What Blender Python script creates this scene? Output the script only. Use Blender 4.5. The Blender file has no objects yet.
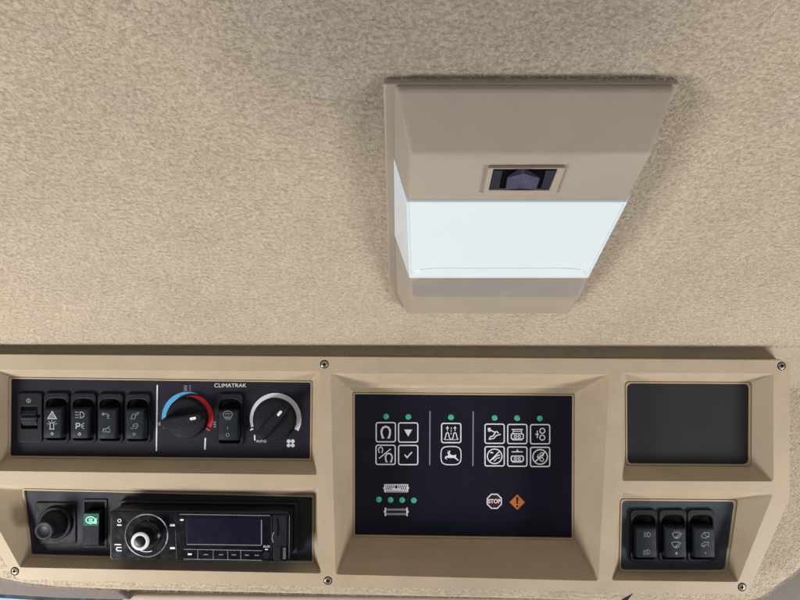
import bpy, bmesh, math, random
from mathutils import Matrix, Vector
from math import sin, cos, radians, pi, atan2, hypot
import numpy as np

random.seed(4)
rng = np.random.default_rng(11)
SC = bpy.context.scene
COL = SC.collection
D = 620.0                      # camera to console face, millimetres
F = 620.0                      # focal length in pixels of an 800 px wide picture
MM = 0.001
# the console leans 32 degrees back from upright, the headliner is level overhead
TILT = radians(32)
S, C = sin(TILT), cos(TILT)
M = Matrix.Translation((0, 0, 1.75)) @ Matrix.Rotation(radians(90) + TILT, 4, 'X')


def P(px, py, w=0.0):
    k = (D - w) / F
    return ((px - 400) * k, (300 - py) * k, w)


def H(u, t, h):
    """point u across, t along the level headliner (from the console), h below it"""
    return (u, -52 + t * S - h * C, -20 + t * C + h * S)


# ------------------------------------------------------------------ objects
def mat_of(v):
    return v


def place(o, loc=(0, 0, 0), rot=None):
    m = M @ Matrix.Translation(Vector(loc) * MM)
    if rot is not None:
        m = m @ rot
    o.matrix_world = m


def tag(o, label, cat, group=None, kind=None):
    o['label'] = label
    o['category'] = cat
    if group:
        o['group'] = group
    if kind:
        o['kind'] = kind
    return o


def thing(name, label, cat, loc=(0, 0, 0), group=None, rot=None):
    o = bpy.data.objects.new(name, None)
    o.empty_display_size = 0.01
    COL.objects.link(o)
    place(o, loc, rot)
    return tag(o, label, cat, group)


def build(name, bm, mat, parent=None, bevel=0, seg=3, smooth=True, loc=(0, 0, 0), angle=30):
    bmesh.ops.scale(bm, vec=(MM, MM, MM), verts=bm.verts)
    me = bpy.data.meshes.new(name)
    bm.to_mesh(me)
    bm.free()
    for m in (mat if isinstance(mat, (list, tuple)) else [mat]):
        me.materials.append(m)
    o = bpy.data.objects.new(name, me)
    COL.objects.link(o)
    if parent is not None:
        o.parent = parent
        o.location = Vector(loc) * MM
    else:
        place(o, loc)
    if smooth:
        for p in me.polygons:
            p.use_smooth = True
        me.set_sharp_from_angle(angle=radians(38))
    if bevel:
        b = o.modifiers.new('bevel', 'BEVEL')
        b.width = bevel * MM
        b.segments = seg
        b.limit_method = 'ANGLE'
        b.angle_limit = radians(angle)
        b.harden_normals = False
    return o


# ------------------------------------------------------------------ shapes
def rounded(pts, r, n=4):
    """rounded polygon; r a number or one per corner"""
    out = []
    N = len(pts)
    for i in range(N):
        p = Vector(pts[i][:2]); a = Vector(pts[i - 1][:2]); b = Vector(pts[(i + 1) % N][:2])
        rr = r[i] if isinstance(r, (list, tuple)) else r
        da = (a - p).normalized(); db = (b - p).normalized()
        ang = da.angle(db)
        d = min(rr / math.tan(ang / 2), (a - p).length * .48, (b - p).length * .48)
        p0 = p + da * d; p1 = p + db * d
        for k in range(n + 1):
            s = k / n
            q = (1 - s) ** 2 * p0 + 2 * s * (1 - s) * p + s * s * p1
            out.append((q.x, q.y))
    return out


def loop(bm, pts, w):
    return [bm.verts.new((p[0], p[1], w)) for p in pts]


def bridge(bm, a, b):
    n = len(a)
    for i in range(n):
        j = (i + 1) % n
        bm.faces.new((a[i], a[j], b[j], b[i]))


def fin(bm):
    bmesh.ops.recalc_face_normals(bm, faces=bm.faces)
    return bm


def prism(bm, pts, z0, z1, top_scale=None):
    a = loop(bm, pts, z0)
    if top_scale:
        cx = sum(p[0] for p in pts) / len(pts); cy = sum(p[1] for p in pts) / len(pts)
        tp = [(cx + (p[0] - cx) * top_scale, cy + (p[1] - cy) * top_scale) for p in pts]
    else:
        tp = pts
    b = loop(bm, tp, z1)
    bridge(bm, a, b)
    bm.faces.new(b)
    bm.faces.new(list(reversed(a)))
    return a, b


def rect(x0, y0, x1, y1):
    return [(x0, y0), (x1, y0), (x1, y1), (x0, y1)]


def circ(cx, cy, r, n=40):
    return [(cx + r * cos(2 * pi * k / n), cy + r * sin(2 * pi * k / n)) for k in range(n)]


def lathe(bm, prof, cx=0, cy=0, n=48):
    """prof: (radius, z) from outside base to centre top"""
    prev = None
    for r, z in prof:
        if r < 1e-6:
            v = bm.verts.new((cx, cy, z))
            for i in range(n):
                bm.faces.new((prev[i], prev[(i + 1) % n], v))
            prev = None
        else:
            cur = [bm.verts.new((cx + r * cos(2 * pi * k / n), cy + r * sin(2 * pi * k / n), z)) for k in range(n)]
            if prev:
                bridge(bm, prev, cur)
            prev = cur


class Ink:
    """printed marks: thin flat film lying on a surface, f maps drawing units to local mm"""

    def __init__(self, f, z):
        self.f, self.z, self.bm, self.wk = f, z, bmesh.new(), 1.0

    def face(self, pts):
        self.z += 0.006
        vs = []
        for p in pts:
            q = self.f(*p)
            vs.append(self.bm.verts.new((q[0], q[1], self.z)))
        f = self.bm.faces.new(vs)
        f.normal_update()
        if f.normal.z < 0:
            f.normal_flip()

    def poly(self, pts):
        self.face(pts)
        bmesh.ops.triangulate(self.bm, faces=[self.bm.faces[:][-1]])

    def line(self, pts, w, closed=False):
        w = w * self.wk
        pts = [Vector(p) for p in pts]
        n = len(pts)
        L, R = [], []
        for i in range(n):
            if closed:
                a, b = pts[i - 1], pts[(i + 1) % n]
            else:
                a, b = pts[max(i - 1, 0)], pts[min(i + 1, n - 1)]
            d1 = (pts[i] - a); d2 = (b - pts[i])
            if d1.length < 1e-9: d1 = d2
            if d2.length < 1e-9: d2 = d1
            d1.normalize(); d2.normalize()
            t = (d1 + d2)
            if t.length < 1e-6: t = d1
            t.normalize()
            nrm = Vector((-t.y, t.x))
            c = max(0.5, nrm.dot(Vector((-d1.y, d1.x))))
            L.append(pts[i] + nrm * (w / 2 / c)); R.append(pts[i] - nrm * (w / 2 / c))
        self.z += 0.006
        mk = lambda p: self.bm.verts.new((*self.f(p.x, p.y)[:2], self.z))
        LV = [mk(p) for p in L]; RV = [mk(p) for p in R]
        for i in range(n if closed else n - 1):
            j = (i + 1) % n
            f = self.bm.faces.new((LV[i], LV[j], RV[j], RV[i]))
            f.normal_update()
            if f.normal.z < 0:
                f.normal_flip()

    def arc(self, cx, cy, r, w, a0=0, a1=360, n=32, w1=None, closed=None):
        """angles in degrees, counter-clockwise as seen, y downwards; w may taper to w1 (outer edge fixed)"""
        full = abs(a1 - a0) >= 359.9
        if full:
            self.line([(cx + r * cos(radians(a)), cy - r * sin(radians(a))) for a in np.linspace(a0, a1, n, endpoint=False)], w, True)
        elif w1 is None:
            self.line([(cx + r * cos(radians(a)), cy - r * sin(radians(a))) for a in np.linspace(a0, a1, n)], w)

    def band(self, cx, cy, pts):
        """pts: (angle, r_in, r_out)"""
        self.z += 0.006
        prev = None
        for a, r0, r1 in pts:
            c, s = cos(radians(a)), sin(radians(a))
            v0 = self.bm.verts.new((*self.f(cx + r0 * c, cy - r0 * s)[:2], self.z))
            v1 = self.bm.verts.new((*self.f(cx + r1 * c, cy - r1 * s)[:2], self.z))
            if prev:
                f = self.bm.faces.new((prev[0], prev[1], v1, v0))
                f.normal_update()
                if f.normal.z < 0:
                    f.normal_flip()
            prev = (v0, v1)

    def disc(self, cx, cy, r, n=20):
        self.face([(cx + r * cos(2 * pi * k / n), cy + r * sin(2 * pi * k / n)) for k in range(n)])

    def rbox(self, cx, cy, w, h, r, t):
        pts = rounded(rect(cx - w / 2, cy - h / 2, cx + w / 2, cy + h / 2), r, 5)
        self.line(pts, t, True)

    def text(self, s, cx, cy, size, sx=1.0, bold=0.0, rot=0):
        cu = bpy.data.curves.new('lettering', 'FONT')
        cu.body = s
        cu.size = 1
        cu.align_x = 'CENTER'
        cu.align_y = 'CENTER'
        cu.offset = bold
        ob = bpy.data.objects.new('lettering', cu)
        COL.objects.link(ob)
        bpy.context.view_layer.update()
        me = ob.to_mesh()
        self.z += 0.006
        vs = []
        cr, sr = cos(radians(rot)), sin(radians(rot))
        for v in me.vertices:
            x, y = v.co.x * size * sx, -v.co.y * size
            x, y = x * cr - y * sr, x * sr + y * cr
            vs.append(self.bm.verts.new((*self.f(cx + x, cy + y)[:2], self.z)))
        for p in me.polygons:
            try:
                f = self.bm.faces.new([vs[i] for i in p.vertices])
                f.normal_update()
                if f.normal.z < 0:
                    f.normal_flip()
            except ValueError:
                pass
        ob.to_mesh_clear()
        bpy.data.objects.remove(ob)
        bpy.data.curves.remove(cu)

    def done(self, name, mat, parent):
        return build(name, self.bm, mat, parent, smooth=False)


# ------------------------------------------------------------------ materials
def lin(r, g, b):
    f = lambda c: (c / 255 / 12.92) if c / 255 <= 0.04045 else ((c / 255 + 0.055) / 1.055) ** 2.4
    return (f(r), f(g), f(b), 1)


def mat(name, rgb, rough=.5, spec=.5, metal=0.0, vary=.08, vscale=90, bump=.0, bscale=2500, rvar=.12, emit=None, estr=0, coat=0, sss=0):
    m = bpy.data.materials.new(name)
    m.use_nodes = True
    nt = m.node_tree
    b = nt.nodes['Principled BSDF']
    b.inputs['Metallic'].default_value = metal
    b.inputs['Specular IOR Level'].default_value = spec
    b.inputs['Coat Weight'].default_value = coat
    b.inputs['Coat Roughness'].default_value = .08
    tc = nt.nodes.new('ShaderNodeTexCoord')
    n1 = nt.nodes.new('ShaderNodeTexNoise')
    n1.inputs['Scale'].default_value = vscale
    n1.inputs['Detail'].default_value = 6
    n1.inputs['Roughness'].default_value = .6
    nt.links.new(tc.outputs['Object'], n1.inputs['Vector'])
    r1 = nt.nodes.new('ShaderNodeMapRange')
    r1.inputs['From Min'].default_value = .3
    r1.inputs['From Max'].default_value = .7
    r1.inputs['To Min'].default_value = 1 - vary
    r1.inputs['To Max'].default_value = 1 + vary
    nt.links.new(n1.outputs['Fac'], r1.inputs['Value'])
    mx = nt.nodes.new('ShaderNodeMix')
    mx.data_type = 'RGBA'
    mx.blend_type = 'MULTIPLY'
    mx.inputs[0].default_value = 1
    mx.inputs[6].default_value = lin(*rgb)
    nt.links.new(r1.outputs['Result'], mx.inputs[7])
    nt.links.new(mx.outputs[2], b.inputs['Base Color'])
    r2 = nt.nodes.new('ShaderNodeMapRange')
    r2.inputs['From Min'].default_value = .3
    r2.inputs['From Max'].default_value = .7
    r2.inputs['To Min'].default_value = max(0.02, rough - rvar)
    r2.inputs['To Max'].default_value = min(1, rough + rvar)
    nt.links.new(n1.outputs['Fac'], r2.inputs['Value'])
    nt.links.new(r2.outputs['Result'], b.inputs['Roughness'])
    if bump:
        n2 = nt.nodes.new('ShaderNodeTexNoise')
        n2.inputs['Scale'].default_value = bscale
        n2.inputs['Detail'].default_value = 3
        nt.links.new(tc.outputs['Object'], n2.inputs['Vector'])
        bp = nt.nodes.new('ShaderNodeBump')
        bp.inputs['Strength'].default_value = bump
        bp.inputs['Distance'].default_value = .0003
        nt.links.new(n2.outputs['Fac'], bp.inputs['Height'])
        nt.links.new(bp.outputs['Normal'], b.inputs['Normal'])
    if emit:
        b.inputs['Emission Color'].default_value = lin(*emit)
        b.inputs['Emission Strength'].default_value = estr
    if sss:
        b.inputs['Subsurface Weight'].default_value = sss
        b.inputs['Subsurface Radius'].default_value = (.004, .004, .004)
    return m


MT = {}
MT['beige'] = mat('beige_plastic', (178, 163, 140), .54, .35, vary=.06, vscale=22, bump=.32, bscale=1300)
MT['lamp_body'] = mat('taupe_plastic', (163, 152, 139), .5, .35, vary=.04, vscale=20, bump=.2, bscale=1500)
MT['lamp_smooth'] = mat('smooth_taupe_plastic', (152, 141, 130), .45, .35, vary=.04, vscale=20)
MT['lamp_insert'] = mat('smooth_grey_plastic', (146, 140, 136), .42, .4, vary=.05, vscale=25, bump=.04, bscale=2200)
MT['panel'] = mat('navy_black_panel', (31, 30, 42), .55, .2, vary=.09, vscale=40, bump=.05, bscale=3000)
MT['panel_grey'] = mat('charcoal_panel', (44, 44, 53), .55, .22, vary=.06, vscale=40, bump=.06, bscale=2600)
MT['panel_slate'] = mat('slate_panel', (58, 64, 74), .6, .22, vary=.06, vscale=40, bump=.06, bscale=2600)
MT['blank'] = mat('dark_grey_cover', (49, 48, 52), .78, .12, vary=.06, vscale=30, bump=.05, bscale=2600)
MT['screen'] = mat('smoked_panel', (23, 23, 37), .42, .18, vary=.06, vscale=25, rvar=.03)
MT['black'] = mat('black_plastic', (19, 20, 29), .52, .22, vary=.1, vscale=120, bump=.08, bscale=3500)
MT['rocker'] = mat('black_rocker_plastic', (29, 35, 43), .58, .16, vary=.1, vscale=120, bump=.08, bscale=3500)
MT['gloss'] = mat('glossy_black', (11, 12, 20), .24, .35, vary=.15, vscale=120, rvar=.06)
MT['void'] = mat('dark_cavity', (5, 5, 8), .8, .08, vary=.1)
MT['ink'] = mat('pale_print', (222, 222, 232), .5, .3, vary=.06, vscale=600)
MT['ink_mid'] = mat('mid_print', (160, 166, 174), .5, .3, vary=.1, vscale=600)
MT['ink_dim'] = mat('dim_print', (116, 124, 130), .5, .3, vary=.1, vscale=600)
MT['ink_grey'] = mat('grey_print', (128, 128, 146), .5, .3, vary=.06, vscale=600)
MT['blue'] = mat('blue_print', (84, 170, 226), .45, .3, vary=.05, vscale=300)
MT['red'] = mat('red_print', (214, 48, 58), .45, .3, vary=.05, vscale=300)
MT['orange'] = mat('orange_print', (196, 112, 58), .45, .3, vary=.06, vscale=400)
MT['maroon'] = mat('maroon_print', (60, 22, 36), .45, .3)
MT['dark_ink'] = mat('dark_print', (22, 14, 18), .5, .3)
MT['green'] = mat('green_lamp', (66, 178, 140), .35, .5, vary=.06, vscale=800)
MT['teal'] = mat('teal_lens', (30, 92, 82), .3, .5, vary=.06, vscale=300)
MT['teal_lit'] = mat('teal_mark', (150, 235, 205), .4, .4, vary=.03)
MT['chrome'] = mat('bright_metal', (205, 205, 210), .25, .5, metal=.9, vary=.05)
MT['silver'] = mat('silver_paint', (214, 214, 222), .35, .5, vary=.04)
MT['steel'] = mat('screw_metal', (176, 168, 150), .35, .5, metal=.7, vary=.1, vscale=500)
MT['lcd'] = mat('navy_display', (15, 15, 34), .25, .35, vary=.15, vscale=60, rvar=.03)
MT['lens'] = mat('opal_lens', (212, 223, 228), .22, .5, vary=.015, vscale=20, rvar=.03, emit=(205, 225, 238), estr=.1, coat=.3)
MT['violet'] = mat('dark_violet_plastic', (66, 64, 92), .4, .5, vary=.08, vscale=200)
MT['violet_dk'] = mat('deep_violet_plastic', (27, 27, 48), .4, .5, vary=.08, vscale=200)
MT['grey_trim'] = mat('grey_trim', (118, 112, 108), .8, .2, vary=.1, vscale=300, bump=.5, bscale=1800)
MT['pale'] = mat('pale_trim', (176, 166, 152), .8, .3, vary=.05, vscale=60, bump=.1, bscale=1500)
MT['seal'] = mat('black_rubber', (18, 20, 30), .6, .3)
MT['glass'] = mat('sky_glow_glass', (50, 100, 160), .3, .2, vary=.1, vscale=10, rvar=.02, emit=(60, 150, 235), estr=.35)  # blue sky behind the pane is put into its colour and glow


def felt(name, base, dark, hair=False):
    m = bpy.data.materials.new(name)
    m.use_nodes = True
    nt = m.node_tree
    b = nt.nodes['Principled BSDF']
    b.inputs['Roughness'].default_value = .95
    b.inputs['Specular IOR Level'].default_value = .1
    b.inputs['Sheen Weight'].default_value = .15
    cr = nt.nodes.new('ShaderNodeValToRGB')
    cr.color_ramp.elements[0].color = lin(*dark)
    cr.color_ramp.elements[1].color = lin(*base)
    if hair:
        hi = nt.nodes.new('ShaderNodeHairInfo')
        nt.links.new(hi.outputs['Random'], cr.inputs['Fac'])
    else:
        tc = nt.nodes.new('ShaderNodeTexCoord')
        n1 = nt.nodes.new('ShaderNodeTexNoise')
        n1.inputs['Scale'].default_value = 500
        n1.inputs['Detail'].default_value = 8
        n1.inputs['Roughness'].default_value = .7
        nt.links.new(tc.outputs['Object'], n1.inputs['Vector'])
        cr.color_ramp.elements[0].position = .35
        cr.color_ramp.elements[1].position = .62
        nt.links.new(n1.outputs['Fac'], cr.inputs['Fac'])
        bp = nt.nodes.new('ShaderNodeBump')
        bp.inputs['Strength'].default_value = .8
        bp.inputs['Distance'].default_value = .0012
        nt.links.new(n1.outputs['Fac'], bp.inputs['Height'])
        nt.links.new(bp.outputs['Normal'], b.inputs['Normal'])
    # greyer patch towards the rear of the roof, and faint general soiling
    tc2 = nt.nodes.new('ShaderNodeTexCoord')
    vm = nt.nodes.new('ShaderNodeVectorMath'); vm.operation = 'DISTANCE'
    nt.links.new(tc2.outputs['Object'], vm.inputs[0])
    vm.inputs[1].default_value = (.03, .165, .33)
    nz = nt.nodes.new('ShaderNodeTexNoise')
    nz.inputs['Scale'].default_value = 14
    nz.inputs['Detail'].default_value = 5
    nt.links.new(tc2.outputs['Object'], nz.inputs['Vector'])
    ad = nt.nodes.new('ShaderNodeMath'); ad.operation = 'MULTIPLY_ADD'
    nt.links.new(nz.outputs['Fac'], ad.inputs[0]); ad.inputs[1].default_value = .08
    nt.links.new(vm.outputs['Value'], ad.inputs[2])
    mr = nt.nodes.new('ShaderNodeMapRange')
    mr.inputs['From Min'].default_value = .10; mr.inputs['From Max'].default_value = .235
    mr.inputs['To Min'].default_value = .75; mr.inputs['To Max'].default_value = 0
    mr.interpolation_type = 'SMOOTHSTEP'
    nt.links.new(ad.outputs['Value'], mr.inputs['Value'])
    so = nt.nodes.new('ShaderNodeMapRange')
    so.inputs['From Min'].default_value = .45; so.inputs['From Max'].default_value = .75
    so.inputs['To Max'].default_value = .22
    nt.links.new(nz.outputs['Fac'], so.inputs['Value'])
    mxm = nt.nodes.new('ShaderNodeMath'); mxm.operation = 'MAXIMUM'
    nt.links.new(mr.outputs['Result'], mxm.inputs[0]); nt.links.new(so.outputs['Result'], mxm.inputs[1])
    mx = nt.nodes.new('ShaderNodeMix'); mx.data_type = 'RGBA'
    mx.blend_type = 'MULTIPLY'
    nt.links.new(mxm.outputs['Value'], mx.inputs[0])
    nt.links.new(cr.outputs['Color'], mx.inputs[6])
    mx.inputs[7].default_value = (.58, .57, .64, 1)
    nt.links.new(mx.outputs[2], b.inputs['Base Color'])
    return m


MT['felt'] = felt('headliner_felt', (201, 189, 169), (180, 167, 148))
MT['fibre'] = felt('headliner_fibre', (209, 196, 177), (190, 177, 158), hair=True)

# ------------------------------------------------------------------ headliner
PADW = -30.0


def pad_bottom(u):
    """lower edge of the lined pad behind the console"""
    x = 400 + u * F / (D - PADW)
    pts = [(-200, 520), (-60, 560), (-20, 574), (0, 581), (25, 586), (60, 589.5), (120, 592), (300, 596), (520, 601), (640, 604), (742, 605),
           (766, 599), (780, 587), (792, 579), (800, 572), (830, 548), (860, 515), (1000, 300)]
    for (a, ya), (b, yb) in zip(pts, pts[1:]):
        if x <= b:
            y = ya + (yb - ya) * (x - a) / (b - a)
            break
    else:
        y = 300
    return (300 - y) * (D - PADW) / F


def headliner_profile(u):
    """(v, w) from far overhead down behind the console"""
    out = []
    for t in np.linspace(760, 8, 60):
        out.append(H(0, t, 0)[1:])
    v0, w0 = out[-1]
    # roll from the level sheet into the pad behind the console
    a0 = (v0, w0); a1 = (v0 - 14 * S - 2, w0 - 14 * C - 3); a2 = (-92.0, PADW)
    a1 = (-54.0, -22.0)
    for k in range(1, 9):
        s = k / 8
        out.append(((1 - s) ** 2 * a0[0] + 2 * s * (1 - s) * a1[0] + s * s * a2[0],
                    (1 - s) ** 2 * a0[1] + 2 * s * (1 - s) * a1[1] + s * s * a2[1]))
    vb = min(pad_bottom(u), -100)
    for k in range(1, 26):
        out.append((-92 + (vb + 8 + 92) * k / 25, PADW))
    for k in range(1, 9):          # rolled lower edge
        a = k / 8 * pi * .62
        out.append((vb + 8 - 8 * sin(a), PADW - 8 + 8 * cos(a)))
    v, w = out[-1]
    out.append((v + 4, w - 30))
    return out


us = list(np.linspace(-620, 620, 125))
bm = bmesh.new()
rows = []
for u in us:
    rows.append([bm.verts.new((u, v, w)) for v, w in headliner_profile(u)])
for a, b in zip(rows, rows[1:]):
    for i in range(len(a) - 1):
        bm.faces.new((a[i], a[i + 1], b[i + 1], b[i]))
cut = [f for f in bm.faces if -372 < f.calc_center_median().x < 355 and -274 < f.calc_center_median().y < -95]
bmesh.ops.delete(bm, geom=cut, context='FACES')      # cut-out that the console sits in
bmesh.ops.recalc_face_normals(bm, faces=bm.faces)
# face the cab
s = sum((f.normal.z for f in bm.faces))
if s < 0:
    bmesh.ops.reverse_faces(bm, faces=bm.faces)
headliner = build('headliner', bm, MT['felt'])
tag(headliner, 'beige fuzzy felt headliner overhead and behind the console', 'headliner', kind='structure')


def strands(name, pts, nrm, tang, length, rad, parent):
    """short wool fibres: arrays in mm"""
    n = len(pts)
    cu = bpy.data.hair_curves.new(name)
    cu.add_curves([4] * n)
    s = np.array([0.0, .33, .66, 1.0])
    L = length[:, None, None]
    lift = rng.uniform(.05, .30, (n, 1, 1))
    bend = rng.normal(0, .35, (n, 1, 1))
    side = np.cross(nrm, tang)[:, None, :]
    sp = s[None, :, None]
    pos = (pts[:, None, :] + tang[:, None, :] * L * sp + nrm[:, None, :] * L * lift * np.sin(sp * 2.4) * .75 + side * L * bend * sp ** 2)
    pos -= nrm[:, None, :] * .15
    cu.attributes['position'].data.foreach_set('vector', (pos * MM).astype(np.float32).ravel())
    ra = cu.attributes.get('radius') or cu.attributes.new('radius', 'FLOAT', 'POINT')
    r = rad[:, None] * np.array([1.0, .95, .8, .4])[None, :] * MM
    ra.data.foreach_set('value', r.astype(np.float32).ravel())
    cu.materials.append(MT['fibre'])
    o = bpy.data.objects.new(name, cu)
    COL.objects.link(o)
    o.parent = parent
    o['kind'] = 'structure'
    return o


_k = 46
_wl = rng.uniform(2.0, 5.6, _k)
_wa = rng.normal(radians(55), .85, _k)
_wx, _wy, _wp = 2 * pi / _wl * np.cos(_wa), 2 * pi / _wl * np.sin(_wa), rng.uniform(0, 6.28, _k)


def tuft(a, b):
    """matted relief of the felt, roughly -1 to 1"""
    h = np.zeros(len(a))
    for x, y, p in zip(_wx, _wy, _wp):
        h += np.sin(a * x + b * y + p)
    return np.clip(h / (_k ** .5 * 1.3), -1.2, 1.2)


def fibre_field():
    P_, N_, T_, L_, R_ = [], [], [], [], []
    # level part: density follows what the eye can resolve
    n = 900000
    t = rng.uniform(3, 430, n)
    u = rng.uniform(-560, 560, n)
    v = -52 + t * S; w = -20 + t * C
    dist = D - w
    keep = (np.abs(u) < dist * 430 / F)
    inlamp = (u > -6) & (u < 156) & (t > 92) & (t < 334)
    keep &= ~inlamp
    hf = tuft(u, t)
    keep &= rng.uniform(0, 1, n) < .68 + .34 * hf
    hf = hf[keep]
    u, t, v, w = u[keep], t[keep], v[keep], w[keep]
    P_.append(np.stack([u, v - C * .34 * hf, w + S * .34 * hf], 1))
    k = len(u)
    N_.append(np.tile([0, -C, S], (k, 1)))
    sw = np.sin(u * .021 + t * .013) + np.sin(u * -.034 + t * .027 + 2) + np.sin(u * .011 - t * .045 + 1)
    ang = rng.normal(0, 1.15, k) - .5 + .22 * sw             # brushed mostly to one side
    T_.append(np.stack([np.cos(ang), np.sin(ang) * S, np.sin(ang) * C], 1))
    L_.append(rng.uniform(1.3, 3.4, k)); R_.append(rng.uniform(.05, .10, k))
    # stray wool combed over the rear rim of the lamp
    k = 260
    u = rng.uniform(-9, 157, k); t = rng.uniform(337.5, 341, k); h = rng.uniform(.2, 3.4, k)
    P_.append(np.stack([u, -52 + t * S - h * C, -20 + t * C + h * S], 1))
    N_.append(np.tile([0, -C, S], (k, 1)))
    ang = rng.normal(-pi / 2, .9, k)
    T_.append(np.stack([np.cos(ang), np.sin(ang) * S, np.sin(ang) * C], 1))
    L_.append(rng.uniform(1.2, 4.2, k)); R_.append(rng.uniform(.04, .08, k))
    # pad behind the console, right, left and lower edge
    n = 320000
    u = rng.uniform(-440, 440, n)
    v = rng.uniform(-330, -60, n)
    px = 400 + u * F / (D - PADW); py = 300 - v * F / (D - PADW)
    vb = np.array([pad_bottom(x) for x in u])
    keep = (v > vb + 2) & ((px > 744) | (px < 30) | (py > 574))
    hf = tuft(u, v)
    keep &= rng.uniform(0, 1, n) < .68 + .34 * hf
    u, v, hf = u[keep], v[keep], hf[keep]
    k = len(u)
    P_.append(np.stack([u, v, PADW + .3 * hf], 1))
    N_.append(np.tile([0, 0, 1.0], (k, 1)))
    ang = rng.normal(-.5, 1.0, k)
    T_.append(np.stack([np.cos(ang), np.sin(ang), np.zeros(k)], 1))
    L_.append(rng.uniform(1.4, 3.2, k)); R_.append(rng.uniform(.05, .09, k))
    return [np.concatenate(q) for q in (P_, N_, T_, L_, R_)]


strands('pile', *fibre_field(), headliner)

# ------------------------------------------------------------------ overhead console
console = thing('overhead_console', 'large beige moulded console with five recesses below the fuzzy headliner', 'console')


def px_loop(pts, r, w, n=4):
    return rounded([P(x, y, w)[:2] for x, y in pts], r, n)


def inset(pts, d):
    """shrink a convex px quad (clockwise in px) by d"""
    cx = sum(p[0] for p in pts) / len(pts); cy = sum(p[1] for p in pts) / len(pts)
    out = []
    n = len(pts)
    for i in range(n):
        p = Vector(pts[i]); a = Vector(pts[i - 1]); b = Vector(pts[(i + 1) % n])
        e1 = (p - a).normalized(); e2 = (b - p).normalized()
        n1 = Vector((-e1.y, e1.x)); n2 = Vector((-e2.y, e2.x))
        if n1.dot(Vector((cx, cy)) - p) < 0: n1 = -n1
        if n2.dot(Vector((cx, cy)) - p) < 0: n2 = -n2
        m = (n1 + n2); m /= max(.3, 1 + n1.dot(n2))
        q = p + m * d
        out.append((q.x, q.y))
    return out


# opening on the face (px), mouth of the panel (px), panel depth, corner radii
REC = {
    'A': ([(-6, 369.5), (320, 371.5), (317.5, 475), (-6, 471)], [(9.3, 377), (312.5, 380.8), (311.7, 460.3), (8.6, 457.5)], 20, 2.5),
    'B': ([(-26, 484.5), (318.5, 488), (322, 573.5), (20, 567.5)], [(22.5, 488.3), (314.2, 495), (314, 563), (30.3, 556)], 20, 2.0),
    'C': ([(330.5, 373.3), (609.3, 374.3), (598.5, 581), (335.5, 574.5)], [(353, 392.3), (574, 394), (573.5, 539.5), (353.2, 536.3)], 50, 2.0),
    'D': ([(621, 373), (773.5, 373.5), (773.5, 481.5), (621.5, 481)], [(624.8, 381.6), (750.8, 382.2), (750.2, 466), (625.3, 465)], 20, 4.5),
    'E': ([(621, 491.5), (773.5, 493), (738, 582), (611, 580.5)], [(620, 498.5), (736.7, 499.5), (726, 571.8), (618.6, 571.3)], 20, 3.5),
}
OUT = [(-34, 354.3), (790.3, 360.2), (789.3, 499), (747.5, 594.5), (330, 586.5), (19, 579.5), (10, 571), (-34, 494)]
bm = bmesh.new()
outer = loop(bm, rounded([P(*p)[:2] for p in OUT], [4, 6, 5, 5, 30, 4, 6, 6], 4), 0)
edges = []


def loop_edges(vs):
    return [bm.edges.new((vs[i], vs[(i + 1) % len(vs)])) for i in range(len(vs))]


edges += loop_edges(outer)
inner = {}
for k, (op, mo, d, r) in REC.items():
    inner[k] = loop(bm, px_loop(op, 3.2, 0), 0)
    edges += loop_edges(inner[k])
bmesh.ops.triangle_fill(bm, edges=edges, use_beauty=True, use_dissolve=False, normal=(0, 0, 1))
back = [bm.verts.new((v.co.x * 1.004, v.co.y * 1.004, -27)) for v in outer]
bridge(bm, outer, back)
for k, (op, mo, d, r) in REC.items():
    w = -d
    l1 = loop(bm, px_loop(mo, r, w), w)
    rl = {'D': 6, 'E': 5}.get(k, r * .8)
    la = loop(bm, px_loop(inset(mo, .35), r, w), w + 1.5)
    l2 = loop(bm, px_loop(inset(mo, 1.6), rl, w), w + 1.5)
    l3 = loop(bm, px_loop(inset(mo, 1.7), rl, w), w - 4)
    bridge(bm, inner[k], l1); bridge(bm, l1, la); bridge(bm, la, l2); bridge(bm, l2, l3)
bmesh.ops.recalc_face_normals(bm, faces=bm.faces)
if sum(f.normal.z * f.calc_area() for f in bm.faces) < 0:
    bmesh.ops.reverse_faces(bm, faces=bm.faces)
build('fascia', bm, MT['beige'], console, bevel=1.2, seg=3, angle=32)


def plate(key, name, m, parent, gap=1.75, rr=None):
    op, mo, d, r = REC[key]
    bm = bmesh.new()
    prism(bm, px_loop(inset(mo, gap), r if rr is None else rr, -d), -d - 6, -d - .6)
    fin(bm)
    return build(name, bm, m, parent, bevel=.5, seg=2)


control = plate('A', 'control_panel', MT['panel'], console)
socket_panel = plate('B', 'socket_panel', MT['panel_grey'], console)
plate('D', 'blank_cover', MT['blank'], console, rr=6)
plate('E', 'switch_panel', MT['panel_slate'], console, rr=5)

# screws
for (x, y) in [(324.5, 364.2), (781.5, 366), (14.8, 571.2), (328, 580.6), (742, 587)]:
    p = P(x, y, 0)
    bm = bmesh.new()
    lathe(bm, [(3.4, .05), (3.3, .5), (2.9, .7), (2.6, .4), (2.6, .35), (2.3, .9), (1.2, 1.15), (0, 1.2)], n=28)
    sc_ = build('screw', bm, MT['steel'], console, loc=p)
    bm = bmesh.new()
    lathe(bm, [(4.3, .06), (3.45, .10)], n=28)
    prism(bm, rect(-1.8, -.65, 1.8, .65), .6, 1.24)
    prism(bm, rect(-.65, -1.8, .65, 1.8), .6, 1.26)
    fin(bm)
    build('cross_slot', bm, MT['void'], sc_, smooth=False)

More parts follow.
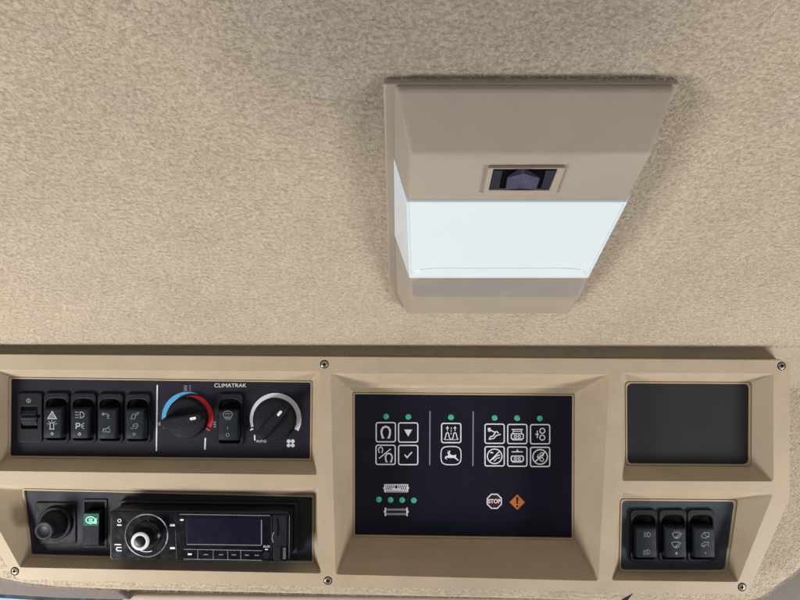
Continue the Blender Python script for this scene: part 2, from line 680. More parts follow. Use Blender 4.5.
# ------------------------------------------------------------------ print on the control panel
fA = lambda x, y: P(x, y, -20.6)[:2]
ZA = -20.6 + .12
ik = Ink(fA, ZA)
ik.line([(157.3, 385), (156.4, 451)], 1.3)
ik.done('divider_line', MT['ink'], control)
ik = Ink(fA, ZA)
ik.text('CLIMATRAK', 230.3, 385.6, 5.5, sx=1.08)
ik.done('lettering', MT['ink'], control)
ik = Ink(fA, ZA)
ik.text('AUTO', 261.3, 441.3, 3.7, sx=1.0)
ik.done('lettering', MT['ink'], control)
cx, cy = 187.6, 417.6
ik = Ink(fA, ZA)
A_ = np.linspace(192, 66, 40)
ik.band(cx, cy, [(a, 25.6 - 6.0 * min(1, max(0.02, (a - 66) / 75)), 25.8) for a in A_])
ik.done('cold_scale', MT['blue'], control)
ik = Ink(fA, ZA)
A_ = np.linspace(112, -33, 44)
ik.band(cx, cy, [(a, 18.6, 24.9 - 5.2 * max(0, min(1, (a - 52) / 60)) + .7 * min(1, max(0, (52 - a) / 30))) for a in A_ if a > -26])
ik.band(cx, cy, [(a, 18.6, 25.6) for a in (-28, -32)])
ik.done('hot_scale', MT['red'], control)
cx2, cy2 = 275.6, 418.8
ik = Ink(fA, ZA)
A_ = np.linspace(199, -28, 60)
ik.band(cx2, cy2, [(a, 25.8 - (2.6 + 4.2 * (199 - a) / 227), 25.8) for a in A_])
ik.done('fan_scale', MT['ink'], control)
ik = Ink(fA, ZA)
ik.line([(250.2, 430.2), (253.2, 428.6)], 1.6)
ik.done('scale_tick', MT['ink'], control)
ik = Ink(fA, ZA)
ik.line([(254.6, 435), (254.9, 440.6)], 1.3)
ik.done('scale_tick', MT['ink'], control)
ik = Ink(fA, ZA)
ik.line([(205.4, 438), (204.9, 449.6)], 1.5)
ik.done('scale_tick', MT['ink'], control)
ik = Ink(fA, ZA)
for a in (45, 135, 225, 315):
    ik.disc(290.7 + 2.9 * cos(radians(a)), 443.3 + 2.9 * sin(radians(a)), 1.95)
ik.done('fan_symbol', MT['ink'], control)
ik = Ink(fA, ZA)
for yy in (386, 388, 390):
    ik.line([(184, yy), (187.2, yy)], 1.1)
for yy in (386, 388.2, 390.4):
    ik.line([(189.4, yy), (190.8, yy)], 1.0)
ik.done('scale_mark', MT['ink_grey'], control)
ik = Ink(fA, ZA)
ik.line([(159.4, 422), (159.4, 425.6)], 2.2)
ik.done('scale_mark', MT['ink_grey'], control)
ik = Ink(fA, ZA)
ik.line([(213.6, 422.2), (216, 422.2)], 1.4); ik.line([(213.6, 424.4), (216, 424.4)], 1.4); ik.line([(213.6, 426.6), (216, 426.6)], 1.2)
ik.done('scale_mark', MT['ink_grey'], control)


# ------------------------------------------------------------------ rotary knobs
def rotary(name, label, px, py, ang, r=20.6):
    t = thing(name, label, 'knob', P(px, py, -20.55), group='climate control knobs')
    bm = bmesh.new()
    lathe(bm, [(r + 1.2, 0), (r + .9, 1.2), (r, 1.6), (r - .4, 6.4), (r - 1.2, 7.4), (r - 3, 7.7), (0, 7.8)], n=64)
    build('dial', bm, MT['black'], t)
    bm = bmesh.new()
    ca, sa = cos(radians(ang)), sin(radians(ang))
    q = [(-21.5, -5.8), (-12, -6.6), (16, -5.2), (20.5, -3.6), (20.5, 3.6), (16, 5.2), (-12, 6.6), (-21.5, 5.8)]
    rotp = lambda p, k: (p[0] * k * ca - p[1] * k * sa, p[0] * k * sa + p[1] * k * ca)
    a = loop(bm, [rotp(p, 1) for p in q], 7.2)
    b = loop(bm, [rotp((p[0], p[1] * .82), .96) for p in q], 17.5)
    bridge(bm, a, b)
    bm.faces.new(b)
    fin(bm)
    build('grip', bm, MT['black'], t, bevel=1.3, seg=3)
    bm = bmesh.new()
    prism(bm, rounded([rotp(p, 1) for p in rect(8.6, -1.35, 14.6, 1.35)], .8, 3), 17.4, 17.75)
    fin(bm)
    build('pointer_mark', bm, MT['ink'], t, smooth=False)
    return t


rotary('temperature_knob', 'black rotary knob inside the blue and red scale', cx, cy, 12)
rotary('fan_knob', 'black rotary knob inside the white tapering scale', cx2, cy2, 50)


# ------------------------------------------------------------------ rocker switches
def ring_plate(bm, o, i, z0, z1):
    a0 = loop(bm, o, z0); a1 = loop(bm, o, z1); b1 = loop(bm, i, z1); b0 = loop(bm, i, z0)
    bridge(bm, a0, a1); bridge(bm, a1, b1); bridge(bm, b1, b0)


def rocker_switch(label, px, py, icons, W=26.0, Hh=51.5, square=False, name='rocker_switch', tone='ink', bottom=-19.6, top=11.2, group='rocker switches in the overhead console', lean=0):
    t = thing(name, label, 'switch', P(px, py, -20.55), group=group)
    bm = bmesh.new()
    r = 1.5 if square else 5
    ring_plate(bm, rounded(rect(-W / 2, -Hh / 2, W / 2, Hh / 2), r, 5), rounded(rect(-W / 2 + 2.4, -Hh / 2 + 3.2, W / 2 - 2.4, Hh / 2 - 5.6), [3, 3, 8, 8], 5), -2, 2.6)
    fin(bm)
    fr = build('frame', bm, MT['black'], t, bevel=.8, seg=3)
    bm = bmesh.new()
    prism(bm, rect(-W / 2 + 1.5, -Hh / 2 + 2, W / 2 - 1.5, Hh / 2 - 2), -2, .25)
    fin(bm)
    build('well', bm, MT['void'], t, smooth=False)
    # the paddle: lower half stands proud, side profile swept across the width
    bm = bmesh.new()
    hw = W / 2 - 4.0
    prof = [(top, -1.6), (top - .3, 8.0), (top - 1.8, 9.2), (0, 9.4), (-10, 9.8), (bottom + 2.0, 10.3), (bottom + .3, 9.4), (bottom, -1.6)]
    xs = [(-hw - .2, 0), (-hw, 0), (-hw + 1.2, .45), (0, .6), (hw - 1.2, .45), (hw, 0), (hw + .2, 0)]
    cols = []
    for x, bulge in xs[1:-1]:
        cols.append([bm.verts.new((x if z > 4 else x * 1.16, y, z + (bulge if z > 4 else 0))) for y, z in prof])
    for a, b in zip(cols, cols[1:]):
        for k in range(len(prof) - 1):
            bm.faces.new((a[k], a[k + 1], b[k + 1], b[k]))
    bm.faces.new(cols[0]); bm.faces.new(list(reversed(cols[-1])))
    fin(bm)
    rk = build('rocker', bm, MT['rocker'], t, bevel=.7, seg=3, angle=35)
    # marks lie on the paddle face
    def fmap(x, y):
        return (x, -y - 4.3)
    ik = Ink(fmap, 0)
    ik.wk = .8
    icons(ik)
    for v in ik.bm.verts:
        y = v.co.y
        z = 9.4 + (-y) * .04 if y < 0 else 9.4 - .2 * y / 9
        v.co.z = v.co.z + z + .6 - .15 * (v.co.x / max(1, hw - 1.2)) ** 2 + .18
    ik.done('symbol', MT[tone], rk)
    return t


def i_hazard(k):
    k.line([(-4.2, -5), (4.2, -5), (0, -12)], 1.5, True)
    k.line([(-1.6, -6.4), (1.6, -6.4), (0, -9)], .7, True)
    k.line([(-1.8, 5.6), (-1.8, -.6), (1.8, -.6), (1.8, 5.6)], 1.1)
    k.line([(-2.6, 5.6), (2.6, 5.6)], 1.1)
    for a in (20, 50, 90, 130, 160):
        c, s = cos(radians(a)), sin(radians(a))
        k.line([(3.2 * c, 2 - 3.6 * s), (5.4 * c, 2 - 5.6 * s)], .7)
    k.arc(.4, 10.3, 1.1, .9, n=12)


def lampicon(k, x, y, s, slant=0, rays=3, w=.8):
    k.line([(x + .4 * s, y - 2.2 * s), (x + 1.6 * s, y - 2.2 * s), (x + 3 * s, y - 1.2 * s), (x + 3.3 * s, y), (x + 3 * s, y + 1.2 * s), (x + 1.6 * s, y + 2.2 * s), (x + .4 * s, y + 2.2 * s)], w, True)
    for i in range(rays):
        yy = y + (i - (rays - 1) / 2) * 4.0 * s / max(1, rays - 1)
        k.line([(x - 3.4 * s, yy + slant * s), (x - .7 * s, yy)], w * .8)


def i_lights(k):
    lampicon(k, .3, -9, 1.35)
    k.line([(-3, 5.2), (-3, -.4), (-.2, -.4), (.6, .6), (.6, 1.6), (-.2, 2.6), (-3, 2.6)], 1.5)
    for a in (-30, 0, 30):
        k.line([(2 + 0 * a, 2.2 + a * .03), (5, 2.2 + a * .1)], .9)
    k.arc(.6, 10.4, 1.2, 1.0, n=12)


def worklamp(k, x, y, s, down=1):
    k.poly([(x - 4.5 * s, y - 2.2 * s), (x - 2 * s, y - 3 * s), (x - 1.4 * s, y - .6 * s), (x - 3.8 * s, y + .2 * s)])
    k.line([(x - 1.6 * s, y - 1.8 * s), (x + 1.5 * s, y - 1.6 * s), (x + 3 * s, y), (x + 1.4 * s, y + 2.6 * s), (x + 3.4 * s, y + 3.2 * s)], .9 * s)
    k.line([(x + .4 * s, y - .4 * s), (x + 2 * s, y + 1 * s)], .8 * s)


def i_auger(k):
    worklamp(k, -.4, -9, 1.0)


def i_auger2(k):
    worklamp(k, -.6, -8.8, 1.0)
    k.arc(1.6, 6.2, 2.2, .8, n=14)
    k.line([(-4, 7.4), (-1.8, 4.6), (.4, 4.2), (3.6, 2.2)], .9)
    k.line([(-3.6, 7.8), (3.8, 7.8)], .8)
    k.poly([(-4.4, 5.2), (-2.4, 4.2), (-2, 6.6)])


def i_sieve(k):
    k.line([(-3.4, -5.6), (-1.8, -10.4), (1.2, -10.4), (.6, -5.6)], .8, True)
    k.line([(.6, -8), (3.6, -12)], .8)
    k.line([(2, -12), (4.2, -12), (4.2, -10)], .8)
    k.line([(-3.8, 4), (-1.4, 4), (-.8, 0), (2.6, -1), (3.8, 1.2), (2.6, 3.6), (.2, 4.2)], .8)
    k.line([(-.6, 1.8), (3.2, 1.4)], .7)
    k.arc(0, 9.8, 1.1, .9, n=12)


def i_demist(k):
    k.line([(-5, -12), (-3.2, -7.6), (3.2, -7.6), (5, -12)], .9)
    k.arc(0, -6.8, 5.4, .9, 60, 120, 10)
    k.arc(0, -9.2, 5.6, .9, 30, 150, 10)
    for x in (-1.8, 0, 1.8):
        k.line([(x, -5.4), (x + .5, -7), (x - .4, -8.6), (x, -10)], .8)
    k.line([(0, .6), (0, 4.2)], .8)
    k.arc(.2, 9.4, 1.6, .8, n=14)


def i_beams(k):
    lampicon(k, .2, -8.5, 1.0, 0, 4, .8)
    lampicon(k, -.6, 9, 1.0, .9, 4, .8)


def wipericon(k, x, y, s, drops=False, w=1.0):
    k.line([(x - 5 * s, y - 2 * s), (x - 2.4 * s, y - 3 * s), (x + 2.4 * s, y - 3 * s), (x + 5 * s, y - 2 * s), (x + 2.4 * s, y + 2.8 * s), (x - 2.4 * s, y + 2.8 * s)], w, True)
    k.line([(x - .2 * s, y + 3 * s), (x + 2.8 * s, y - 1.8 * s)], w)
    k.arc(x - .2 * s, y + 2.4 * s, 1.2 * s, w, n=10)
    if drops:
        for q in (-2.6, 0, 2.6):
            k.line([(x + q * s, y - 5.2 * s), (x + q * s, y - 3.8 * s)], w * .7)


def i_wiper(k):
    wipericon(k, .4, -7.8, .92, True)
    wipericon(k, -.4, 1.6, .92)
    k.disc(-.2, 10.2, 1.4)


def i_rearwiper(k):
    k.line([(-2.4, -5.4), (-4, -7.4), (-1, -10.6), (3.8, -10.6), (3.8, -6.2), (.6, -5)], .8, True)
    k.line([(-1, -10.6), (1, -6.6), (3.8, -7)], .7)
    k.line([(-3.6, 3.4), (-3.8, 1), (-1, -1), (3.4, -1), (3, 3.6)], .8)
    k.line([(-1.4, 3.6), (1.8, .6)], .8)
    k.arc(-1.8, 3, 1.0, .7, n=10)
    k.arc(0, 9.8, .6, .6, n=10)


# dimmer with a thumb wheel
t = thing('dimmer_switch', 'flat black thumbwheel dimmer with a ring mark at the far left of the upper row', 'switch', P(31, 417.3, -20.55), group='rocker switches in the overhead console')
bm = bmesh.new()
ring_plate(bm, rounded(rect(-12.6, -25.6, 12.6, 25.6), 3.5, 5), rounded(rect(-9, -11, 8, 11.5), .8, 5), -2, 2.4)
fin(bm)
pl = build('frame', bm, MT['black'], t, bevel=.7)
ik = Ink(lambda x, y: (x, -y), 2.42)
ik.arc(-1.0, -17.6, 1.9, .9, n=16); ik.line([(-1, -19.2), (-1, -16)], .6)
ik.done('symbol', MT['ink_dim'], pl)
bm = bmesh.new()
prism(bm, rect(-10, -12, 9, 12.5), -2, .25)
fin(bm)
build('well', bm, MT['void'], t, smooth=False)
bm = bmesh.new()
n = 26
ring0, ring1 = [], []
for k in range(n):
    a = pi * (k + .5) / n
    rr = 10.8 + (.35 if k % 2 else 0)
    ring0.append(bm.verts.new((-8.2, rr * cos(a), -7.2 + rr * sin(a))))
    ring1.append(bm.verts.new((7.2, rr * cos(a), -7.2 + rr * sin(a))))
for k in range(n - 1):
    bm.faces.new((ring0[k], ring0[k + 1], ring1[k + 1], ring1[k]))
bm.faces.new(ring0); bm.faces.new(list(reversed(ring1)))
fin(bm)
wheel = build('thumb_wheel', bm, MT['rocker'], t, smooth=False)
bm = bmesh.new()
prism(bm, rounded(rect(-8.2, -.9, 9.6, .9), .6, 3), 2.6, 5.0)
fin(bm)
build('ridge', bm, MT['black'], wheel, bevel=.4)

rocker_switch('black rocker switch marked with a warning triangle above a beacon', 57.6, 417.3, i_hazard, tone='ink_mid')
rocker_switch('black rocker switch marked with a headlamp above a letter P', 84.4, 417.6, i_lights, tone='ink_mid')
rocker_switch('black rocker switch marked with two bent-arm symbols and no ring dot', 111.2, 418, i_auger2, tone='ink_dim')
rocker_switch('black rocker switch marked with an arrow symbol, beside the thin white line', 138.6, 418.3, i_sieve, tone='ink_dim')
rocker_switch('black rocker switch with a demist symbol, between the two rotary knobs', 230.4, 419.4, i_demist, W=27, Hh=54, tone='ink_dim')
rocker_switch('black rocker switch marked with two headlamp symbols', 643, 535, i_beams, W=28, Hh=54, tone='ink_dim')
rocker_switch('black rocker switch marked with two windscreen wipers and a dot', 672, 535, i_wiper, W=28, Hh=54, tone='ink_dim')
rocker_switch('black rocker switch with faint rear wiper symbols, beside two others', 700.3, 535, i_rearwiper, W=28, Hh=54, tone='ink_dim')


# green illuminated switch
def i_recirc(k):
    pass


t = thing('rocker_switch', 'square-framed rocker switch with a lit green window, left of the radio', 'switch', P(95.2, 523.3, -20.55), group='rocker switches in the overhead console')
bm = bmesh.new()
ring_plate(bm, rounded(rect(-12.4, -25, 12.4, 25), 1, 3), rounded(rect(-10.4, -22.6, 10.4, 22.6), 1, 3), -2, 1.2)
fin(bm)
build('frame', bm, MT['panel_grey'], t, bevel=.5)
bm = bmesh.new()
prism(bm, rect(-11, -23, 11, 23), -2, .25)
fin(bm)
build('well', bm, MT['void'], t, smooth=False)
bm = bmesh.new()
prof = [(13.5, -1.6), (13.2, 7.6), (.3, 8.4), (-18.3, 9.2), (-19.6, 8.2), (-19.6, -1.6)]
a = [bm.verts.new((-9, y, z)) for y, z in prof]; b = [bm.verts.new((8.2, y, z)) for y, z in prof]
for k in range(len(prof) - 1):
    bm.faces.new((a[k], a[k + 1], b[k + 1], b[k]))
bm.faces.new(a); bm.faces.new(list(reversed(b)))
fin(bm)
rk = build('rocker', bm, MT['rocker'], t, bevel=.6)
bm = bmesh.new()
for (y0, z0), (y1, z1) in [((12.6, 7.75), (.6, 8.5))]:
    vs = [bm.verts.new(q) for q in ((-8.2, y0, z0), (7.4, y0, z0), (7.4, y1, z1), (-8.2, y1, z1))]
    bm.faces.new(vs)
fin(bm)
MT['teal_win'] = mat('lit_teal_window', (32, 96, 84), .3, .5, vary=.1, vscale=500, emit=(40, 150, 120), estr=.04)
MT['teal_glow'] = mat('lit_teal_mark', (150, 235, 205), .4, .4, vary=.03, emit=(150, 240, 205), estr=.2)
build('lit_window', bm, MT['teal_win'], rk, smooth=False)
ik = Ink(lambda x, y: (x, -y), 8.5)
pts = [(4.6 * cos(radians(a)) - .6, -6.4 - 3.4 * sin(radians(a))) for a in range(-60, 301, 20)]
ik.line(pts, 1.1)
ik.line([(1.2, -3.6), (5.0, -3.2), (5.2, -8.4)], 1.2)
for yy in (-7.6, -6.2, -4.8):
    ik.line([(-2.4, yy), (1.6, yy)], .8)
ik.done('symbol', MT['teal_glow'], rk)

# ------------------------------------------------------------------ power socket with plug knob
t = thing('socket_plug', 'round black plug knob in a square plate at the left end of the lower row', 'socket', P(56.2, 522.8, -20.55))
bm = bmesh.new()
prism(bm, rounded(rect(-21, -21.5, 21, 21.5), 2, 4), -2, 1.4)
fin(bm)
build('plate', bm, MT['black'], t, bevel=.6)
bm = bmesh.new()
lathe(bm, [(17.6, 1.3), (17.4, 3.6), (16.6, 4.4), (14.4, 4.4), (13.6, 3.2), (12.6, 3.0), (0, 3.0)], n=56)
build('socket_rim', bm, MT['rocker'], t)
bm = bmesh.new()
lathe(bm, [(13.6, 2.9), (13.0, 6), (11.4, 9.5), (10.0, 13), (9.4, 18), (9.6, 20), (9.5, 21.6), (8.6, 22.6), (6.8, 22.8), (5.6, 22.2), (4.6, 21.7), (0, 21.5)], n=48)
build('plug_knob', bm, MT['black'], t)

# ------------------------------------------------------------------ radio
RW = 8.0
kR = (D - RW) / F
ro = P(199, 536.3, RW)
rrot = Matrix.Rotation(radians(-.6), 4, 'Z')
radio = thing('car_radio', 'black car radio with a round knob and a navy display', 'radio', (ro[0], ro[1], RW), rot=rrot)
_c, _s = cos(radians(.6)), sin(radians(.6))


def R(px, py):
    x, y = (px - 199) * kR, (536.3 - py) * kR
    return (x * _c - y * _s, x * _s + y * _c)


# outline in local mm
X0, X1, Y0, Y1 = -88, 89.5, -24.6, 24.6
bm = bmesh.new()
prism(bm, rounded(rect(X0 + 1, Y0 + .6, X1 - .5, Y1 - .6), 3, 4), -30, -7.5)
fin(bm)
build('chassis', bm, MT['black'], radio, bevel=.5)
bm = bmesh.new()
ring_plate(bm, rounded(rect(X0 - 1.5, Y0 - 1.0, X1 + 4.5, Y1 + 2.0), 2.5, 4), rounded(rect(X0 + .5, Y0, X1, Y1 - .2), 2.5, 4), -30, -23)
fin(bm)
build('sleeve', bm, MT['panel_grey'], radio, bevel=1.2)
bm = bmesh.new()
prism(bm, rounded(rect(X0, Y0, X1, Y1), 4, 5), -7.3, 0)
fin(bm)
faceplate = build('faceplate', bm, MT['gloss'], radio, bevel=1.2, seg=4)
# raised left control field, right strip
bm = bmesh.new()
prism(bm, rounded([R(174.5, 512.5), R(271.5, 514.3), R(271.5, 561.2), R(176.5, 559.4)], 2, 3), -.5, .5)
fin(bm)
build('display_surround', bm, MT['gloss'], radio, bevel=.35)
bm = bmesh.new()
prism(bm, rounded([R(186.5, 517.6), R(262.5, 519), R(262.5, 545.6), R(187, 544.6)], 1, 3), .3, .75)
fin(bm)
disp = build('display', bm, MT['lcd'], radio, bevel=.2)
ik = Ink(R, .8)
ik.line([(261.6, 519.6), (261.6, 544.6)], .9)
ik.line([(187, 544), (261, 545)], .7)
ik.line([(180, 514), (270, 515.4)], .6)
ik.done('display_edge', MT['ink_grey'], disp)
bm = bmesh.new()
prism(bm, rounded([R(273.4, 514.5), R(286.6, 514.7), R(286.2, 560.5), R(273.4, 560.2)], 2, 3), -.5, .6)
fin(bm)
strip = build('port_strip', bm, MT['black'], radio, bevel=.35)
bm = bmesh.new()
prism(bm, rounded([R(280.6, 546), R(287, 546.2), R(286.8, 560), R(280.4, 559.8)], .8, 3), .3, 1.0)
fin(bm)
port = build('usb_port', bm, MT['void'], radio, bevel=.2)
bm = bmesh.new()
prism(bm, rounded([R(283.2, 547), R(286.2, 547.1), R(286, 558.6), R(283, 558.5)], .4, 3), .9, 1.25)
fin(bm)
build('contact_tongue', bm, MT['chrome'], port, smooth=False)
ik = Ink(R, .78)
ik.line([(277.2, 518), (278.6, 526), (277.6, 536)], 1.6)
ik.done('slot', MT['void'], strip)
ik = Ink(R, .78)
ik.line([(274.2, 532), (272.6, 534.4), (272.2, 538), (273.4, 542.4)], 1.0)
ik.done('painted_highlight', MT['ink_dim'], strip)  # crescent highlight painted on the edge of the strip
# knob with bright ring
kx, ky = R(146.8, 535.2)
bm = bmesh.new()
lathe(bm, [(21.6, .05), (21.5, .6), (20.9, .9), (20.3, .6), (20.2, .05)], kx, ky, n=72)
build('knob_ring', bm, MT['chrome'], radio)
bm = bmesh.new()
lathe(bm, [(14.2, .1), (13.6, 1.8), (11.6, 3.2), (9.9, 4.4), (9.0, 9), (8.6, 15.2), (7.9, 15.6), (0, 15.5)], kx, ky, n=56)
vk = build('volume_knob', bm, MT['gloss'], radio)
bm = bmesh.new()
lathe(bm, [(8.7, 14.9), (8.6, 16.0), (7.9, 16.5), (6.2, 16.5), (5.6, 16.0), (5.4, 15.4)], kx, ky, n=56)
build('bright_rim', bm, MT['silver'], vk)
bm = bmesh.new()
ik = Ink(R, .25)
ik.arc(119.5, 520.6, 1.6, .8, n=14); ik.line([(117.2, 525), (121.6, 525)], 1.5)
ik.done('button_mark', MT['ink'], faceplate)
ik = Ink(R, .25)
ik.line([(114.6, 544.4), (121.4, 544.5)], 1.2)
ik.line([(121.6, 547.4), (117.6, 547.3), (116.6, 548.4), (116.6, 549.6), (117.6, 550.6), (121.8, 550.7)], 1.1)
ik.done('button_mark', MT['ink'], faceplate)
ik = Ink(R, .25)
ik.line([(170, 525.1), (175, 525.2)], 2.2)
ik.done('button_mark', MT['ink'], faceplate)
ik = Ink(R, .25)
ik.line([(170.2, 548), (175, 548.1)], 2.0)
ik.done('button_mark', MT['ink'], faceplate)
ik = Ink(R, .25)
ik.line([(146, 521.6), (147.2, 522.6), (148.4, 520.4)], .6)
ik.done('button_mark', MT['ink'], faceplate)
ik = Ink(R, .25)
ik.arc(146.8, 535.2, 16.5, .8, -72, -112, 8)
ik.done('button_mark', MT['ink'], faceplate)
ik = Ink(R, .66)
ik.line([(180.4, 519.6), (183.8, 519.7)], 1.7)
ik.done('preset_mark', MT['ink'], faceplate)
ik = Ink(R, .66)
ik.line([(188, 553.9), (192, 554)], 1.7)
ik.done('preset_mark', MT['ink'], faceplate)
ik = Ink(R, .66)
ik.text('AUX', 266.7, 546.4, 3.4); ik.line([(265, 549.2), (268, 549.3)], 1)
ik.done('preset_mark', MT['ink'], faceplate)
ik = Ink(R, .66)
for q, x in enumerate((206, 221, 234, 247, 257)):
    ik.line([(x - 2.2, 554.2 + q * .2), (x + 2.2, 554.3 + q * .2)], .9)
ik.line([(184, 549), (262, 550.4)], .6)
ik.line([(184, 558.8), (262, 560)], .6)
for x in (198, 213.5, 228, 241):
    ik.line([(x, 550), (x, 559)], .5)
ik.done('preset_line', MT['ink_grey'], faceplate)
jx, jy = R(266.4, 554.6)
bm = bmesh.new()
lathe(bm, [(3.4, .5), (3.3, .9), (2.0, .9), (1.9, .55), (0, .53)], jx, jy, n=24)
build('audio_jack', bm, MT['black'], radio)

# ------------------------------------------------------------------ indicator panel
CW = -50.6
pc = P(463, 465.5, CW)
ind = thing('indicator_panel', 'large smoked navy panel of white machine symbols and green lamps', 'indicator panel', (pc[0], pc[1], CW))
KC = (D - CW) / F


def fC(x, y):
    q = P(x, y, CW)
    return (q[0] - pc[0], q[1] - pc[1])


op, mo, d, r = REC['C']
bm = bmesh.new()
prism(bm, rounded([fC(x, y) for x, y in inset(mo, 1.75)], 1.6, 4), -6, 0)
fin(bm)
ipl = build('display_plate', bm, MT['screen'], ind, bevel=.5, seg=2)
for (x, y) in [(386, 416.5), (408.3, 416.8), (451, 417.2), (494.6, 417.8), (517.1, 418), (540, 418.3), (378.8, 499.4), (390.4, 499.8), (402.1, 500), (413.8, 500.3)]:
    lx, ly = fC(x, y)
    bm = bmesh.new()
    lathe(bm, [(3.15, .02), (3.0, .5), (2.2, .85), (0, 1.0)], lx, ly, n=24)
    lp = build('indicator_lamp', bm, MT['green'], ind)
ZC = .1


def key(cx, cy, draw, size=19.2, shield=False, tone='ink'):
    ik = Ink(fC, ZC)
    ik.wk = .88
    if shield:
        pts = []
        for k in range(40):
            a = 2 * pi * k / 40
            c, s_ = cos(a), sin(a)
            n_ = 3.6
            rr = (abs(c) ** n_ + abs(s_) ** n_) ** (-1 / n_)
            pts.append((cx + 10 * rr * c, cy + 9.1 * rr * s_ * (1.0 if s_ < 0 else 1.0)))
        ik.line(pts, 1.1, True)
    else:
        ik.rbox(cx, cy, size, size, 2.2, 1.35)
    draw(ik, cx, cy)
    return ik.done('key_symbol', MT['ink'], ind)


def horseshoe(k, x, y, s, w):
    pts = [(x - 2.9 * s, y + 5 * s), (x - 4 * s, y + 1.5 * s), (x - 4.1 * s, y - 1.5 * s), (x - 2.6 * s, y - 4.4 * s), (x, y - 5.4 * s), (x + 2.6 * s, y - 4.4 * s), (x + 4.1 * s, y - 1.5 * s), (x + 4 * s, y + 1.5 * s), (x + 2.9 * s, y + 5 * s)]
    k.line(pts, w)
    k.line([(x - 4 * s, y + 5.4 * s), (x - 1.4 * s, y + 5.4 * s)], w * .6)
    k.line([(x + 1.4 * s, y + 5.4 * s), (x + 4 * s, y + 5.4 * s)], w * .6)


def d_horse(k, x, y): horseshoe(k, x, y, 1.05, 2.1)


def d_tri(k, x, y): k.poly([(x - 4.1, y - 3), (x + 4.1, y - 3), (x, y + 4)])


def d_pct(k, x, y):
    horseshoe(k, x - 5, y - 5, .5, 1.1)
    k.line([(x - 6.6, y + 3.6), (x + 5.2, y - 6)], 1.2)
    horseshoe(k, x + 3.2, y + 2.8, .8, 1.6)


def d_chk(k, x, y): k.line([(x - 3.6, y - .4), (x - 1.2, y + 2.6), (x + 3.8, y - 3)], 1.4)


def d_rows(k, x, y):
    for sx in (-1, 1):
        k.line([(x + sx * 3.8 - 3.2, y + 6.4), (x + sx * 3.8 - 2.0, y + 4.6), (x + sx * 3.8 - 1.2, y + .6), (x + sx * 3.8, y - .6), (x + sx * 3.8 + 1.2, y + .6), (x + sx * 3.8 + 2.0, y + 4.6), (x + sx * 3.8 + 3.2, y + 6.4)], 1.1)
        k.line([(x + sx * 3.8, y - 2.2), (x + sx * 3.8, y - 6)], .9)
        k.line([(x + sx * 3.8 - 1.3, y - 4.4), (x + sx * 3.8, y - 6.4), (x + sx * 3.8 + 1.3, y - 4.4)], .7)
    for q in (-5.6, -3, -.4):
        k.line([(x, y + q), (x, y + q + 1.6)], .9)
    k.line([(x - 6.6, y + 6.6), (x + 6.6, y + 6.6)], .7)


DEER = [(-6.2, .2), (-5.0, -.6), (-3.6, -.5), (-3.2, -1.6), (-2.6, -2.4), (-3.2, -3.2), (-3.9, -3.0), (-4.2, -3.5), (-3.2, -4.2), (-2.9, -5.4), (-3.8, -6.2), (-2.6, -6.0), (-2.2, -5.2),
        (-1.4, -6.4), (-.6, -6.0), (-1.2, -4.6), (-1.3, -3.4), (-.4, -2.0), (1.6, -1.2), (4.4, -1.6), (5.6, -2.4), (5.4, -1.2), (5.2, .0), (5.6, 1.4), (7.6, 3.2), (8.2, 4.6), (7.0, 4.2), (4.6, 2.4), (3.0, 1.4),
        (.4, 1.6), (-2.2, 1.5), (-4.2, 1.2), (-5.2, 1.4), (-4.2, 2.6), (-4.6, 3.2), (-6.6, 1.6)]


def d_deer(k, x, y):
    k.poly([(x + a * .95, y + b * .95 + .9) for a, b in DEER])


def d_reel(k, x, y):
    k.poly([(x - 7, y - 5.6), (x - 4.2, y - 6), (x - 3.6, y - 2.4), (x - 6.4, y - 2)])
    k.line([(x - 3.6, y - 3.6), (x - .6, y - 1.6), (x + 2.2, y - 2.2), (x + 4, y - .4)], 1.2)
    k.line([(x + .8, y - 1.6), (x - 1.2, y + 2), (x - 4.4, y + 3.2), (x - 5.6, y + 6)], 1.3)
    k.line([(x - 4.8, y + 5.6), (x - 1.6, y + 4.8)], 1.1)
    k.line([(x - 1.4, y + 5.2), (x + 2, y + 1.6), (x + 6.2, y + .6)], 1.2)


def header(k, x, y, top=True):
    k.line(rounded(rect(x - 6, y - .8, x + 6, y + 4.4), 1.4, 3), 1.3, True)
    k.arc(x - 1.9, y + 1.8, 1.2, .9, n=12); k.arc(x + 1.9, y + 1.8, 1.2, .9, n=12)
    k.line([(x - 5, y + 5.4), (x + 5, y + 5.4)], .7)


def d_head1(k, x, y):
    header(k, x, y + .6)
    k.line([(x - 5.6, y - 4.6), (x + 5.6, y - 4.6)], 1.1)
    k.line([(x - 3.8, y - 4.4), (x - 4.4, y - .8)], 1); k.line([(x + 3.8, y - 4.4), (x + 4.4, y - .8)], 1)
    k.line([(x - 3.6, y - 2.6), (x + 3.6, y - 2.6)], .8)


def d_head2(k, x, y):
    header(k, x, y + .2)
    k.line([(x - 5.6, y - 4.8), (x + 5.6, y - 4.8)], 1.1)
    k.poly([(x - 1.2, y - 5.4), (x + 1.2, y - 5.4), (x, y - 7.6)])


def d_rolls(k, x, y, s=1):
    k.arc(x + 2.2 * s, y - 3.4 * s, 2.5 * s, 1.2 * s, n=18)
    k.arc(x + 2.2 * s, y + 3.4 * s, 2.5 * s, 1.2 * s, n=18)
    k.line([(x - 2.8 * s, y - 3.6 * s), (x - 2.8 * s, y + 3.8 * s)], 1.1 * s)
    k.line([(x - 4.8 * s, y), (x - 1.2 * s, y)], 1.1 * s)
    k.poly([(x - 4.3 * s, y - .4 * s), (x - 1.3 * s, y - .4 * s), (x - 2.8 * s, y + 2.2 * s)])


